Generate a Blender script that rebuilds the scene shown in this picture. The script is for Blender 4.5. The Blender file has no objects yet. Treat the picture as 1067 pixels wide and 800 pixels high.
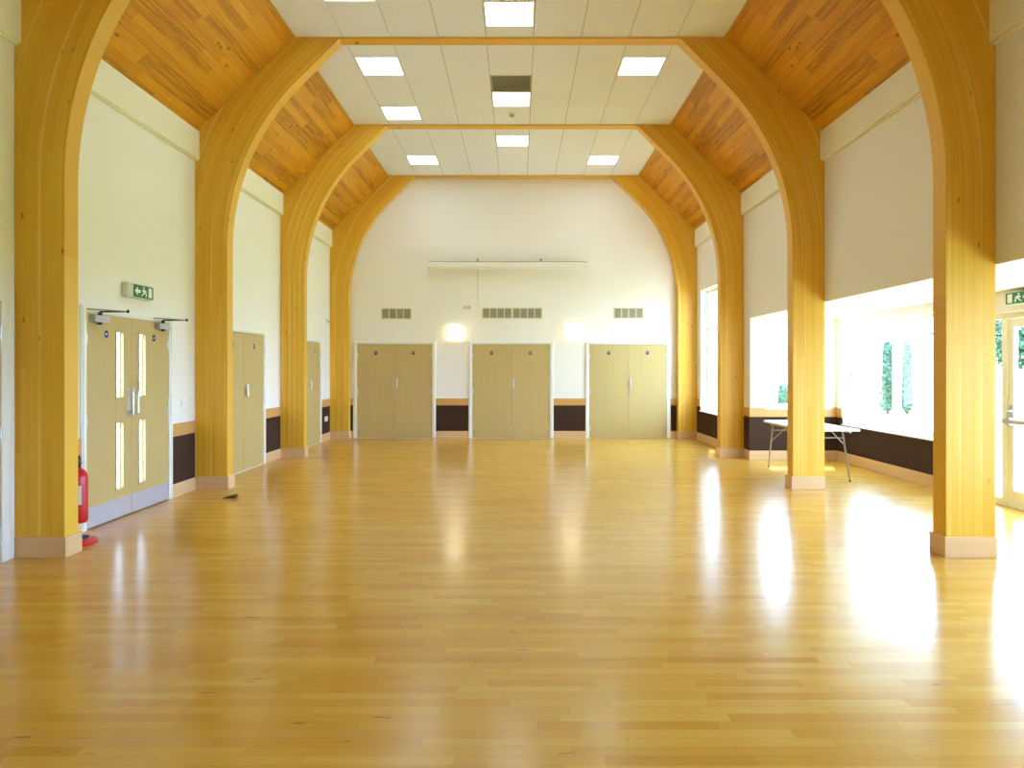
import bpy, math, random
from mathutils import Vector, Matrix
random.seed(7)
sc = bpy.context.scene
COL = sc.collection
PI = math.pi

# ------------------------------------------------------------------ materials
def lin(r, g, b):
    f = lambda c: (c / 255) / 12.92 if c / 255 <= 0.04045 else ((c / 255 + 0.055) / 1.055) ** 2.4
    return (f(r), f(g), f(b), 1)

class NT:
    def __init__(s, name):
        s.m = bpy.data.materials.new(name); s.m.use_nodes = True
        s.t = s.m.node_tree; s.t.nodes.clear()
        s.out = s.n('ShaderNodeOutputMaterial')
    def n(s, typ, **kw):
        nd = s.t.nodes.new(typ)
        for k, v in kw.items(): setattr(nd, k, v)
        return nd
    def put(s, sock, v):
        if isinstance(v, bpy.types.NodeSocket): s.t.links.new(v, sock)
        elif v is not None: sock.default_value = v
    def math(s, op, a, b=None, c=None):
        nd = s.n('ShaderNodeMath', operation=op)
        s.put(nd.inputs[0], a); s.put(nd.inputs[1], b); s.put(nd.inputs[2], c)
        return nd.outputs[0]
    def mix(s, fac, a, b, mode='MIX'):
        nd = s.n('ShaderNodeMix', data_type='RGBA', blend_type=mode)
        s.put(nd.inputs[0], fac); s.put(nd.inputs[6], a); s.put(nd.inputs[7], b)
        return nd.outputs[2]
    def ramp(s, fac, stops):
        nd = s.n('ShaderNodeValToRGB'); e = nd.color_ramp.elements
        while len(e) < len(stops): e.new(0.5)
        for i, (p, c) in enumerate(stops): e[i].position = p; e[i].color = c
        s.put(nd.inputs[0], fac); return nd.outputs[0]
    def maprange(s, v, a, b, c, d):
        nd = s.n('ShaderNodeMapRange'); s.put(nd.inputs[0], v)
        for i, x in enumerate((a, b, c, d)): nd.inputs[i + 1].default_value = x
        return nd.outputs[0]
    def xyz(s, v):
        nd = s.n('ShaderNodeSeparateXYZ'); s.put(nd.inputs[0], v); return nd.outputs
    def vec(s, x, y, z=0.0):
        nd = s.n('ShaderNodeCombineXYZ')
        for i, q in enumerate((x, y, z)): s.put(nd.inputs[i], q)
        return nd.outputs[0]
    def noise(s, v, scale, detail=2, rough=0.5):
        nd = s.n('ShaderNodeTexNoise'); s.put(nd.inputs['Vector'], v)
        nd.inputs['Scale'].default_value = scale; nd.inputs['Detail'].default_value = detail
        nd.inputs['Roughness'].default_value = rough
        return nd.outputs['Fac']
    def white(s, v, dims='2D'):
        nd = s.n('ShaderNodeTexWhiteNoise', noise_dimensions=dims)
        s.put(nd.inputs['W' if dims == '1D' else 'Vector'], v); return nd.outputs['Value']
    def coord(s, which='Object'):
        return s.n('ShaderNodeTexCoord').outputs[which]
    def bsdf(s, color, rough=0.5, metal=0.0, spec=0.5, normal=None, coat=0.0, coat_rough=0.1, emis=None, estr=0.0):
        b = s.n('ShaderNodeBsdfPrincipled')
        s.put(b.inputs['Base Color'], color); s.put(b.inputs['Roughness'], rough)
        s.put(b.inputs['Metallic'], metal); s.put(b.inputs['Specular IOR Level'], spec)
        if normal is not None: s.put(b.inputs['Normal'], normal)
        b.inputs['Coat Weight'].default_value = coat; b.inputs['Coat Roughness'].default_value = coat_rough
        if emis is not None:
            s.put(b.inputs['Emission Color'], emis); b.inputs['Emission Strength'].default_value = estr
        s.t.links.new(b.outputs[0], s.out.inputs[0]); return b
    def bump(s, h, strength=0.1, dist=0.01):
        nd = s.n('ShaderNodeBump'); nd.inputs['Strength'].default_value = strength
        nd.inputs['Distance'].default_value = dist; s.put(nd.inputs['Height'], h); return nd.outputs[0]

def plain(name, rgb, rough=0.5, metal=0.0, var=0.04, scale=6.0, spec=0.5):
    """a plain coating with a slight unevenness"""
    t = NT(name); c = lin(*rgb)
    n = t.noise(t.coord(), scale, 3)
    lo = tuple(x * (1 - var) for x in c[:3]) + (1,); hi = tuple(min(1, x * (1 + var)) for x in c[:3]) + (1,)
    t.bsdf(t.mix(n, lo, hi), rough, metal, spec)
    return t.m

def emitter(name, rgb, strength):
    t = NT(name); t.bsdf(lin(*rgb), 0.6, emis=lin(*rgb), estr=strength); return t.m

def paint(name, rgb):
    t = NT(name); v = t.coord()
    big = t.noise(v, 0.9, 2); fine = t.noise(v, 140, 2)
    c = lin(*rgb)
    col = t.mix(big, tuple(x * 0.97 for x in c[:3]) + (1,), c)
    t.bsdf(col, 0.75, spec=0.25, normal=t.bump(fine, 0.06, 0.002))
    return t.m

def glulam(name, lo, hi):
    """laminated softwood: laminations follow the member (u along it, v across it)"""
    t = NT(name); uv = t.coord('UV'); x = t.xyz(uv); u, v = x[0], x[1]
    lam = t.math('DIVIDE', v, 0.042); idx = t.math('FLOOR', lam); fr = t.math('FRACT', lam)
    rnd = t.white(idx, '1D')
    seg = t.math('FLOOR', t.math('ADD', t.math('DIVIDE', u, 2.3), t.math('MULTIPLY', rnd, 7.0)))
    rnd2 = t.white(t.vec(idx, seg), '2D')
    grain = t.noise(t.vec(t.math('MULTIPLY', u, 1.3), t.math('MULTIPLY', v, 70.0), t.math('MULTIPLY', rnd, 9.0)), 1.0, 4, 0.6)
    f = t.math('ADD', t.math('MULTIPLY', rnd2, 0.5), t.math('MULTIPLY', grain, 0.5))
    col = t.mix(f, lin(*lo), lin(*hi))
    # pale sapwood streak along some joints
    edge = t.maprange(t.noise(t.vec(t.math('MULTIPLY', u, 0.8), t.math('MULTIPLY', v, 20.0)), 1.0, 1), 0.45, 0.6, 0.25, 1); pick = t.math('MULTIPLY', t.math('GREATER_THAN', rnd, 0.66), t.math('LESS_THAN', fr, 0.55))
    col = t.mix(t.math('MULTIPLY', t.math('MULTIPLY', edge, pick), 0.6), col, lin(244, 206, 112))
    line = t.math('LESS_THAN', fr, 0.035)
    col = t.mix(t.math('MULTIPLY', line, 0.25), col, lin(120, 78, 20))
    vo = t.n('ShaderNodeTexVoronoi', feature='F1'); vo.inputs['Scale'].default_value = 1.0
    t.put(vo.inputs['Vector'], t.vec(t.math('MULTIPLY', u, 3.1), t.math('MULTIPLY', v, 9.5)))
    pk = t.xyz(vo.outputs['Color'])[0]
    kn = t.math('MULTIPLY', t.maprange(vo.outputs['Distance'], 0.04, 0.10, 1, 0), t.math('GREATER_THAN', pk, 0.4))
    col = t.mix(t.math('MULTIPLY', kn, 0.75), col, lin(96, 48, 14))
    t.bsdf(col, 0.42, spec=0.4, normal=t.bump(grain, 0.05, 0.002)); return t.m

def boards(name, lo, hi, dark):
    """tongue-and-groove softwood lining: one board every 0.105 m of v"""
    t = NT(name); uv = t.coord('UV'); x = t.xyz(uv); u, v = x[0], x[1]
    b = t.math('FLOOR', t.math('DIVIDE', v, 0.105)); r = t.white(b, '1D')
    seg = t.math('FLOOR', t.math('ADD', t.math('DIVIDE', u, 1.7), t.math('MULTIPLY', r, 11.0)))
    r2 = t.white(t.vec(b, seg), '2D')
    grain = t.noise(t.vec(t.math('MULTIPLY', u, 1.6), t.math('MULTIPLY', v, 55.0), t.math('MULTIPLY', r2, 8.0)), 1.0, 4, 0.62)
    f = t.math('ADD', t.math('MULTIPLY', r2, 0.5), t.maprange(grain, 0.25, 0.75, -0.1, 0.6))
    col = t.mix(f, lin(*lo), lin(*hi))
    heart = t.math('MULTIPLY', t.math('GREATER_THAN', r2, 0.66), t.maprange(grain, 0.38, 0.6, 0, 0.75))
    col = t.mix(heart, col, lin(*dark))
    vo = t.n('ShaderNodeTexVoronoi', feature='F1'); vo.inputs['Scale'].default_value = 1.0
    t.put(vo.inputs['Vector'], t.vec(t.math('MULTIPLY', u, 2.6), t.math('MULTIPLY', v, 7.5)))
    pk = t.xyz(vo.outputs['Color'])[0]
    kn = t.math('MULTIPLY', t.maprange(vo.outputs['Distance'], 0.05, 0.13, 1, 0), t.math('GREATER_THAN', pk, 0.2))
    col = t.mix(t.math('MULTIPLY', kn, 0.8), col, lin(92, 44, 16))
    t.bsdf(col, 0.45, spec=0.35, normal=t.bump(grain, 0.06, 0.002)); return t.m

def strip_floor(name):
    """beech strip floor, strips run across the hall (x), lacquered"""
    t = NT(name); x = t.xyz(t.coord()); X, Y = x[0], x[1]
    row = t.math('FLOOR', t.math('DIVIDE', Y, 0.068)); fy = t.math('FRACT', t.math('DIVIDE', Y, 0.068))
    r = t.white(row, '1D'); ln = t.math('ADD', 0.42, t.math('MULTIPLY', t.white(t.math('ADD', row, 57.3), '1D'), 0.45))
    q = t.math('DIVIDE', t.math('ADD', X, t.math('MULTIPLY', r, 5.0)), ln)
    cell = t.math('FLOOR', q); fx = t.math('FRACT', q)
    r2 = t.white(t.vec(row, cell), '2D')
    r3 = t.white(t.vec(t.math('ADD', row, 31.7), t.math('ADD', cell, 9.1)), '2D')
    grain = t.noise(t.vec(t.math('MULTIPLY', X, 3.0), t.math('MULTIPLY', Y, 60.0), t.math('MULTIPLY', r2, 20.0)), 1.0, 3, 0.55)
    f = t.math('ADD', t.math('MULTIPLY', r2, 0.5), t.math('ADD', 0.08, t.math('MULTIPLY', grain, 0.35)))
    col = t.ramp(f, [(0.0, lin(194, 137, 40)), (0.35, lin(208, 156, 54)), (0.75, lin(217, 170, 68)), (1.0, lin(228, 188, 90))])
    # some strips redder
    col = t.mix(t.math('MULTIPLY', t.math('GREATER_THAN', r3, 0.88), 0.2), col, lin(176, 108, 48))
    # short brown heart flecks and knots
    fl = t.noise(t.vec(t.math('MULTIPLY', X, 5.5), t.math('MULTIPLY', Y, 34.0)), 1.0, 2, 0.5)
    pk = t.noise(t.vec(t.math('MULTIPLY', X, 1.1), t.math('MULTIPLY', Y, 2.3)), 1.0, 1)
    flm = t.math('MULTIPLY', t.maprange(fl, 0.66, 0.75, 0, 1), t.maprange(pk, 0.44, 0.58, 0, 1))
    col = t.mix(t.math('MULTIPLY', flm, 0.7), col, lin(120, 66, 22))
    gap = t.math('MAXIMUM', t.math('LESS_THAN', fy, 0.025), t.math('LESS_THAN', fx, 0.0035))
    col = t.mix(t.math('MULTIPLY', gap, 0.35), col, lin(110, 66, 26))
    wav = t.noise(t.vec(t.math('MULTIPLY', X, 1.2), t.math('MULTIPLY', Y, 5.0)), 1.0, 2)
    rough = t.math('ADD', 0.16, t.math('MULTIPLY', t.math('ADD', grain, r2), 0.05))
    tilt = t.math('ADD', t.math('MULTIPLY', wav, 1.0), t.math('MULTIPLY', t.math('MULTIPLY', fy, t.math('SUBTRACT', r3, 0.5)), 0.12))
    t.bsdf(col, rough, spec=0.5, normal=t.bump(tilt, 0.05, 0.02)); return t.m

def veneer(name, lo, hi, axis=2):
    t = NT(name); x = t.xyz(t.coord())
    o = [x[i] for i in range(3)]
    k = [22.0, 22.0, 22.0]; k[axis] = 0.9
    v = t.vec(*[t.math('MULTIPLY', o[i], k[i]) for i in range(3)])
    g = t.noise(v, 1.0, 4, 0.55)
    t.bsdf(t.mix(g, lin(*lo), lin(*hi)), 0.42, spec=0.4); return t.m

def glass(name, tint=(0.93, 0.97, 0.96, 1)):
    """clear pane: passes most light straight on, mirrors a little at glancing angles"""
    t = NT(name)
    tr = t.n('ShaderNodeBsdfTransparent'); tr.inputs[0].default_value = tint
    gl = t.n('ShaderNodeBsdfGlossy'); gl.inputs['Roughness'].default_value = 0.02
    lw = t.n('ShaderNodeLayerWeight'); lw.inputs[0].default_value = 0.5
    fr = t.n('ShaderNodeMath', operation='MULTIPLY_ADD'); fr.inputs[1].default_value = 0.75; fr.inputs[2].default_value = 0.04
    t.t.links.new(t.math('POWER', lw.outputs['Facing'], 5.0), fr.inputs[0])
    mx = t.n('ShaderNodeMixShader')
    t.t.links.new(fr.outputs[0], mx.inputs[0]); t.t.links.new(tr.outputs[0], mx.inputs[1]); t.t.links.new(gl.outputs[0], mx.inputs[2])
    t.t.links.new(mx.outputs[0], t.out.inputs[0]); return t.m

def leafy(name, lo, hi):
    t = NT(name); n = t.noise(t.coord(), 5.0, 2)
    t.bsdf(t.mix(n, lin(*lo), lin(*hi)), 0.6); return t.m

def fabric(name, rgb):
    t = NT(name); v = t.coord(); n = t.noise(v, 260, 2); c = lin(*rgb)
    t.bsdf(t.mix(n, tuple(q * 0.75 for q in c[:3]) + (1,), tuple(q * 1.25 for q in c[:3]) + (1,)), 0.9, spec=0.15, normal=t.bump(n, 0.15, 0.002)); return t.m

M = dict(
    wall=paint('cream_wall_paint', (243, 239, 230)),
    white=paint('white_ceiling_paint', (244, 241, 230)),
    tile=paint('ceiling_tile_white', (238, 242, 252)),
    band=paint('cream_band_paint', (244, 240, 218)),
    glu=glulam('glulam_spruce', (218, 162, 40), (238, 190, 66)),
    boards=boards('pine_lining_boards', (200, 131, 26), (236, 177, 50), (140, 76, 14)),
    floor=strip_floor('beech_strip_floor'),
    door=veneer('pale_beech_veneer', (190, 165, 104), (202, 178, 118)),
    rail=veneer('oak_rail', (196, 146, 76), (214, 166, 96), 1),
    rail_x=veneer('oak_rail_across', (196, 146, 76), (214, 166, 96), 0),
    base=veneer('beech_skirting', (214, 174, 124), (228, 192, 144), 1),
    base_x=veneer('beech_skirting_across', (214, 174, 124), (228, 192, 144), 0),
    dado=fabric('brown_dado_fabric', (66, 47, 37)),
    gloss=plain('white_gloss_paint', (238, 238, 230), 0.35, var=0.02),
    seam=plain('ceiling_seam', (160, 150, 120), 0.8),
    steel=plain('brushed_steel', (206, 204, 200), 0.28, 1.0),
    kick=plain('satin_kick_plate', (196, 194, 204), 0.36, 0.35),
    black=plain('black_plastic', (22, 22, 22), 0.4),
    silver=plain('silver_paint', (186, 184, 190), 0.4, 0.3),
    grey=plain('grey_grille', (176, 172, 150), 0.6),
    grille=plain('dark_grille', (140, 136, 114), 0.6),
    blue=plain('blue_sign', (34, 38, 96), 0.5),
    green=plain('green_sign', (20, 110, 66), 0.45),
    signwhite=plain('white_sign_mark', (236, 244, 238), 0.5, var=0.01),
    signbody=plain('sign_housing', (214, 216, 204), 0.45),
    red=plain('red_enamel', (206, 24, 26), 0.3),
    label=plain('extinguisher_label', (226, 214, 210), 0.5),
    wedge=plain('brown_rubber', (86, 62, 26), 0.7),
    laminate=plain('white_laminate', (238, 238, 236), 0.3, var=0.01),
    tube=plain('grey_steel_tube', (150, 148, 144), 0.35, 0.6),
    cream=plain('cream_plastic', (226, 216, 176), 0.45),
    plate=plain('white_plastic', (242, 240, 230), 0.4),
    lamp=emitter('ceiling_diffuser', (214, 236, 255), 11.0),
    walllamp=emitter('wall_lamp_glass', (255, 242, 206), 8.0),
    unlit=plain('unlit_diffuser', (230, 224, 196), 0.5, var=0.01),
    glass=glass('clear_glass'), slot_glass=glass('dimming_grey_glass', (0.72, 0.73, 0.73, 1)),  # slot panes tinted grey to dim the open sky behind them
    frame_white=plain('white_window_frame', (240, 240, 236), 0.35, var=0.01),
    frame_cream=plain('cream_door_frame', (244, 240, 220), 0.4, var=0.01),
    lawn=leafy('lawn', (112, 132, 66), (150, 160, 92)),
    paving=plain('pale_paving', (206, 200, 186), 0.8),
    leaf=leafy('dark_leaf', (34, 60, 42), (66, 100, 68)),
    bark=plain('bark', (82, 64, 48), 0.9),
    brick=plain('pale_render', (200, 188, 186), 0.9),
    roof=plain('grey_roof', (112, 100, 104), 0.9),
    darkglass=plain('dark_window', (60, 64, 80), 0.15),
)

# ------------------------------------------------------------------ mesh helper
class MB:
    def __init__(s): s.v = []; s.f = []; s.mi = []; s.uv = {}
    def face(s, pts, mi=0):
        b = len(s.v); s.v += [tuple(p) for p in pts]; s.f.append(tuple(range(b, b + len(pts)))); s.mi.append(mi)
    def box(s, x0, x1, y0, y1, z0, z1, mi=0):
        b = len(s.v)
        s.v += [(x, y, z) for z in (z0, z1) for y in (y0, y1) for x in (x0, x1)]
        for q in ((0, 2, 3, 1), (4, 5, 7, 6), (0, 1, 5, 4), (2, 6, 7, 3), (0, 4, 6, 2), (1, 3, 7, 5)):
            s.f.append(tuple(b + i for i in q)); s.mi.append(mi)
        return s
    def prism(s, poly, axis, a, b, mi=0):
        """extrude a 2D polygon along axis 'x' / 'y' / 'z' from a to b"""
        put = {'x': lambda p, t: (t, p[0], p[1]), 'y': lambda p, t: (p[0], t, p[1]), 'z': lambda p, t: (p[0], p[1], t)}[axis]
        k = len(s.v); n = len(poly)
        s.v += [put(p, a) for p in poly] + [put(p, b) for p in poly]
        s.f.append(tuple(k + i for i in range(n))); s.mi.append(mi)
        s.f.append(tuple(k + n + i for i in reversed(range(n)))); s.mi.append(mi)
        for i in range(n):
            j = (i + 1) % n
            s.f.append((k + i, k + n + i, k + n + j, k + j)); s.mi.append(mi)
        return s
    def tube(s, p, q, r, r2=None, n=12, mi=0):
        p, q = Vector(p), Vector(q); d = (q - p).normalized()
        a = d.orthogonal().normalized(); c = d.cross(a); r2 = r if r2 is None else r2
        k = len(s.v)
        for (o, rr) in ((p, r), (q, r2)):
            for i in range(n):
                t = 2 * PI * i / n; s.v.append(tuple(o + (a * math.cos(t) + c * math.sin(t)) * rr))
        for i in range(n):
            j = (i + 1) % n; s.f.append((k + i, k + j, k + n + j, k + n + i)); s.mi.append(mi)
        s.f.append(tuple(k + i for i in reversed(range(n)))); s.mi.append(mi)
        s.f.append(tuple(k + n + i for i in range(n))); s.mi.append(mi)
        return s
    def lathe(s, c, prof, n=24, mi=0, sx=1.0, sy=1.0):
        """profile of (r, z) turned about a vertical axis at c"""
        k = len(s.v)
        for (r, z) in prof:
            for i in range(n):
                t = 2 * PI * i / n; s.v.append((c[0] + r * sx * math.cos(t), c[1] + r * sy * math.sin(t), c[2] + z))
        for m in range(len(prof) - 1):
            for i in range(n):
                j = (i + 1) % n
                s.f.append((k + m * n + i, k + m * n + j, k + (m + 1) * n + j, k + (m + 1) * n + i)); s.mi.append(mi)
        s.f.append(tuple(k + i for i in reversed(range(n)))); s.mi.append(mi)
        e = k + (len(prof) - 1) * n
        s.f.append(tuple(e + i for i in range(n))); s.mi.append(mi)
        return s
    def build(s, name, mats, parent=None, bevel=0.0, smooth=False, seg=2):
        me = bpy.data.meshes.new(name); me.from_pydata(s.v, [], s.f)
        if not isinstance(mats, (list, tuple)): mats = [mats]
        for m in mats: me.materials.append(m)
        me.polygons.foreach_set('material_index', s.mi)
        import bmesh
        bm = bmesh.new(); bm.from_mesh(me); bmesh.ops.recalc_face_normals(bm, faces=bm.faces); bm.to_mesh(me); bm.free()
        me.update()
        o = bpy.data.objects.new(name, me); COL.objects.link(o)
        if parent is not None:
            o.parent = parent
            depth_loc = Vector((0, 0, 0)); p = parent
            while p is not None: depth_loc += p.location; p = p.parent
            o.location = -depth_loc if ABS else Vector((0, 0, 0))
        if bevel:
            bv = o.modifiers.new('edge', 'BEVEL'); bv.width = bevel; bv.segments = seg; bv.limit_method = 'ANGLE'
        if smooth:
            for p in me.polygons: p.use_smooth = True
            es = o.modifiers.new('split', 'EDGE_SPLIT'); es.split_angle = math.radians(40)
        return o
ABS = True    # parts are written in world coordinates; build() offsets them from the parent

def tag(o, label, cat, group=None, kind=None):
    o['label'] = label; o['category'] = cat
    if group: o['group'] = group
    if kind: o['kind'] = kind
    return o
def thing(name, loc, label, cat, group=None, kind=None):
    o = bpy.data.objects.new(name, None); COL.objects.link(o); o.location = loc; o.empty_display_size = 0.1
    return tag(o, label, cat, group, kind)
def struct(mb, name, mats, label, cat, bevel=0.0):
    return tag(mb.build(name, mats, None, bevel), label, cat, None, 'structure')
def copy_tree(o, parent=None):
    c = o.copy(); COL.objects.link(c); c.parent = parent
    for ch in list(o.children): copy_tree(ch, c)
    return c

# ------------------------------------------------------------------ hall dimensions (metres)
WX, AX = 3.96, 3.958          # wall face, outer face of the arches
CH = 5.69                     # flat ceiling
EAVE = 4.48                   # foot of the boarded slopes
SLX = 2.71                    # slope meets the flat ceiling
FAR, BACK = 15.5, -3.0
BAYX, BAYEND, BAYH = 5.40, 11.8, 2.36
ARCH_Y = [5.73, 8.93, 12.13, 15.31]
ARCH_T = 0.18

# ------------------------------------------------------------------ shell
struct(MB().box(-4.2, 5.62, BACK - 0.2, FAR + 0.2, -0.2, 0.0), 'floor', M['floor'],
       'glossy pale beech strip floor across the whole hall', 'floor')

mb = MB()
DY0, DY1, DH = 6.58, 8.31, 2.07
mb.box(-4.2, -WX, BACK, DY0, 0, EAVE + 0.12); mb.box(-4.2, -WX, DY1, FAR, 0, EAVE + 0.12)
mb.box(-4.2, -WX, DY0, DY1, DH, EAVE + 0.12)
struct(mb, 'wall_left', M['wall'], 'cream painted wall on the side with the four wooden doors', 'wall')

mb = MB()
WY0, WY1, WZ0, WZ1 = 12.6, 15.0, 0.64, 3.16
mb.box(WX, 4.2, BACK, BAYEND, BAYH, EAVE + 0.12)
mb.box(WX, 4.2, BAYEND, WY0, 0, EAVE + 0.12); mb.box(WX, 4.2, WY1, FAR, 0, EAVE + 0.12)
mb.box(WX, 4.2, WY0, WY1, 0, WZ0); mb.box(WX, 4.2, WY0, WY1, WZ1, EAVE + 0.12)
struct(mb, 'wall_right', M['wall'], 'cream painted wall above the opening to the window bay', 'wall')

gable = [(-4.2, 0), (4.2, 0), (4.2, 4.6), (3.05, 5.9), (-3.05, 5.9), (-4.2, 4.6)]
struct(MB().prism(gable, 'y', FAR, FAR + 0.2), 'wall_far', M['wall'], 'cream end wall with three double doors and two wall lamps', 'wall')
mb = MB(); mb.prism(gable, 'y', BACK - 0.2, BACK); mb.box(4.2, 5.62, BACK - 0.2, BACK, 0, BAYH)
struct(mb, 'wall_back', M['wall'], 'cream end wall behind the camera', 'wall')

# bay: side wall with openings, end wall with a window
BO = 5.62
SIDE_OPEN = [(-2.0, 1.6, 0.62, 2.22), (2.0, 5.2, 0.62, 2.22), (5.53, 8.25, 0.0, 2.13), (9.0, 11.58, 0.62, 2.24)]
mb = MB(); y = BACK
for (a, b, z0, z1) in SIDE_OPEN:
    mb.box(BAYX, BO, y, a, 0, BAYH)
    if z0 > 0: mb.box(BAYX, BO, a, b, 0, z0)
    mb.box(BAYX, BO, a, b, z1, BAYH); y = b
mb.box(BAYX, BO, y, BAYEND + 0.22, 0, BAYH)
struct(mb, 'wall_bay', M['wall'], 'low side wall of the window bay with its wide windows and glazed doors', 'wall')
mb = MB(); EX0, EX1, EZ0, EZ1 = 4.0, 5.30, 0.87, 2.30
mb.box(WX + 0.24, BAYX, BAYEND, BAYEND + 0.2, 0, EZ0)
mb.box(WX, WX + 0.24, BAYEND - 0.002, BAYEND, 0, EZ0)
mb.box(EX1, BAYX, BAYEND, BAYEND + 0.2, EZ0, BAYH); mb.box(4.2, EX1, BAYEND, BAYEND + 0.2, EZ1, BAYH)
struct(mb, 'wall_bay_end', M['wall'], 'short return wall closing the far end of the window bay', 'wall')
struct(MB().box(4.2, 6.15, BACK - 0.2, BAYEND + 0.9, BAYH, BAYH + 0.22), 'ceiling_bay', M['white'],
       'low white ceiling over the window bay', 'ceiling')  # slab also runs out as an unseen overhang, sized to shorten the sun patch

# flat ceiling of 0.6 m tiles; cells taken by fittings are left open
LIGHTS = [(-1.8, 7.76, 1), (0, 8.36, 1), (1.8, 7.76, 0), (-1.8, 9.8, 1), (1.8, 9.8, 1), (0, 11.0, 1),
          (-1.8, 11.6, 1), (1.8, 11.6, 0), (0, 13.0, 1), (-1.8, 14.2, 1), (1.8, 14.2, 1)]
GRILLE = (0, 10.4)
used = [(x, y) for (x, y, _) in LIGHTS] + [GRILLE]
xs = [-SLX] + [-2.1 + 0.6 * k for k in range(8)] + [SLX]
bays = [(BACK, 5.73, 8.06 - 12.6), (5.91, 8.93, 8.06), (9.11, 12.13, 9.5), (12.31, 15.31, 12.7)]
mb = MB(); g = 0.004
for (y0, y1, ph) in bays:
    js = sorted({y0, y1} | {round(ph + 0.6 * k, 4) for k in range(-30, 30) if y0 + 0.03 < ph + 0.6 * k < y1 - 0.03})
    for i in range(len(xs) - 1):
        for j in range(len(js) - 1):
            cx, cy = (xs[i] + xs[i + 1]) / 2, (js[j] + js[j + 1]) / 2
            if any(abs(cx - a) < 0.1 and abs(cy - b) < 0.1 for (a, b) in used): continue
            mb.box(xs[i] + g, xs[i + 1] - g, js[j] + 0.0012, js[j + 1] - 0.0012, CH, CH + 0.02)
mb.box(-SLX - 0.3, SLX + 0.3, BACK - 0.2, FAR + 0.2, CH + 0.12, CH + 0.2, 1)
mb.box(-SLX, SLX, BACK, FAR, CH + 0.014, CH + 0.016, 1)
# the thin backing must not close the fitting cells: rebuild it as strips
mb.v = mb.v; 
for _ in range(6): mb.f.pop(); mb.mi.pop()
mb.v = mb.v[:-8]
for (y0, y1, ph) in bays:
    for k in range(1, len(xs) - 1):
        mb.box(xs[k] - 0.012, xs[k] + 0.012, y0, y1, CH + 0.005, CH + 0.012, 1)
struct(mb, 'ceiling', [M['tile'], M['seam']], 'flat white tiled ceiling between the wooden slopes', 'ceiling')

# boarded slopes
def slope(sgn, name, label):
    L = math.hypot(WX - SLX + 0.0, CH - EAVE)
    p0 = Vector((sgn * (WX + 0.0), EAVE - 0.0)); p1 = Vector((sgn * SLX, CH + 0.0))
    d = (p1 - p0); L = d.length; d.normalize(); nrm = Vector((sgn * abs(d.y), abs(d.x))).normalized()
    me = bpy.data.meshes.new(name); vs = []; fs = []; uvs = []
    def quad(a, b, off0, off1, v0, v1):
        k = len(vs)
        q0 = p0 + d * a + nrm * off0; q1 = p0 + d * b + nrm * off1
        for (q, v) in ((q0, v0), (q1, v1)):
            for yy in (BACK, FAR): vs.append((q.x, yy, q.y)); uvs.append((yy, v))
        fs.append((k, k + 1, k + 3, k + 2))
    W = 0.105; s = 0.0
    while s < L - 1e-4:
        e = min(L, s + W); gr = 0.004
        quad(s, s + gr, 0.004, 0, s + 0.0005, s + gr); quad(s + gr, e - gr, 0, 0, s + gr, e - gr); quad(e - gr, e, 0, 0.004, e - gr, e - 0.0005)
        s = e
    k = len(vs)
    for (q, v) in ((p0 - d * 0.1 + nrm * 0.12, 0), (p1 + d * 0.1 + nrm * 0.12, L)):
        for yy in (BACK, FAR): vs.append((q.x, yy, q.y)); uvs.append((yy, v))
    fs.append((k, k + 1, k + 3, k + 2))
    me.from_pydata(vs, [], fs); me.materials.append(M['boards'])
    ul = me.uv_layers.new(name='UVMap')
    for lp in me.loops: ul.data[lp.index].uv = uvs[lp.vertex_index]
    o = bpy.data.objects.new(name, me); COL.objects.link(o)
    return tag(o, label, 'ceiling', None, 'structure')
slope(-1, 'ceiling_left', 'sloping pine board lining above the wall of wooden doors')
slope(1, 'ceiling_right', 'sloping pine board lining above the window bay')

# cream bands along the eaves, thin shadow groove below
n = 1
for sgn, side in ((-1, 'the wall of wooden doors'), (1, 'the window bay')):
    mb = MB()
    edges = [BACK] + [v for a in ARCH_Y for v in (a, a + ARCH_T)] + [FAR]
    for i in range(0, len(edges) - 1, 2):
        a, b = edges[i], edges[i + 1]
        if b - a < 0.02: continue
        mb.box(*sorted((sgn * WX, sgn * 3.905)), a, b, 4.145, EAVE + 0.02)
        mb.box(*sorted((sgn * WX, sgn * 3.93)), a, b, 4.13, 4.145)
    struct(mb, 'trim_%d' % n, M['band'], 'cream boxed band under the boarded slope over ' + side, 'cornice'); n += 1
# dark bead where slope meets ceiling
for sgn, side in ((-1, 'door'), (1, 'window')):
    mb = MB()
    for (y0, y1, _) in bays: mb.box(*sorted((sgn * (SLX - 0.012), sgn * (SLX + 0.012))), y0, y1, CH - 0.012, CH + 0.01)
    struct(mb, 'trim_%d' % n, M['glu'], 'thin wooden bead edging the tiled ceiling on the %s side' % side, 'trim'); n += 1

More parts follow.
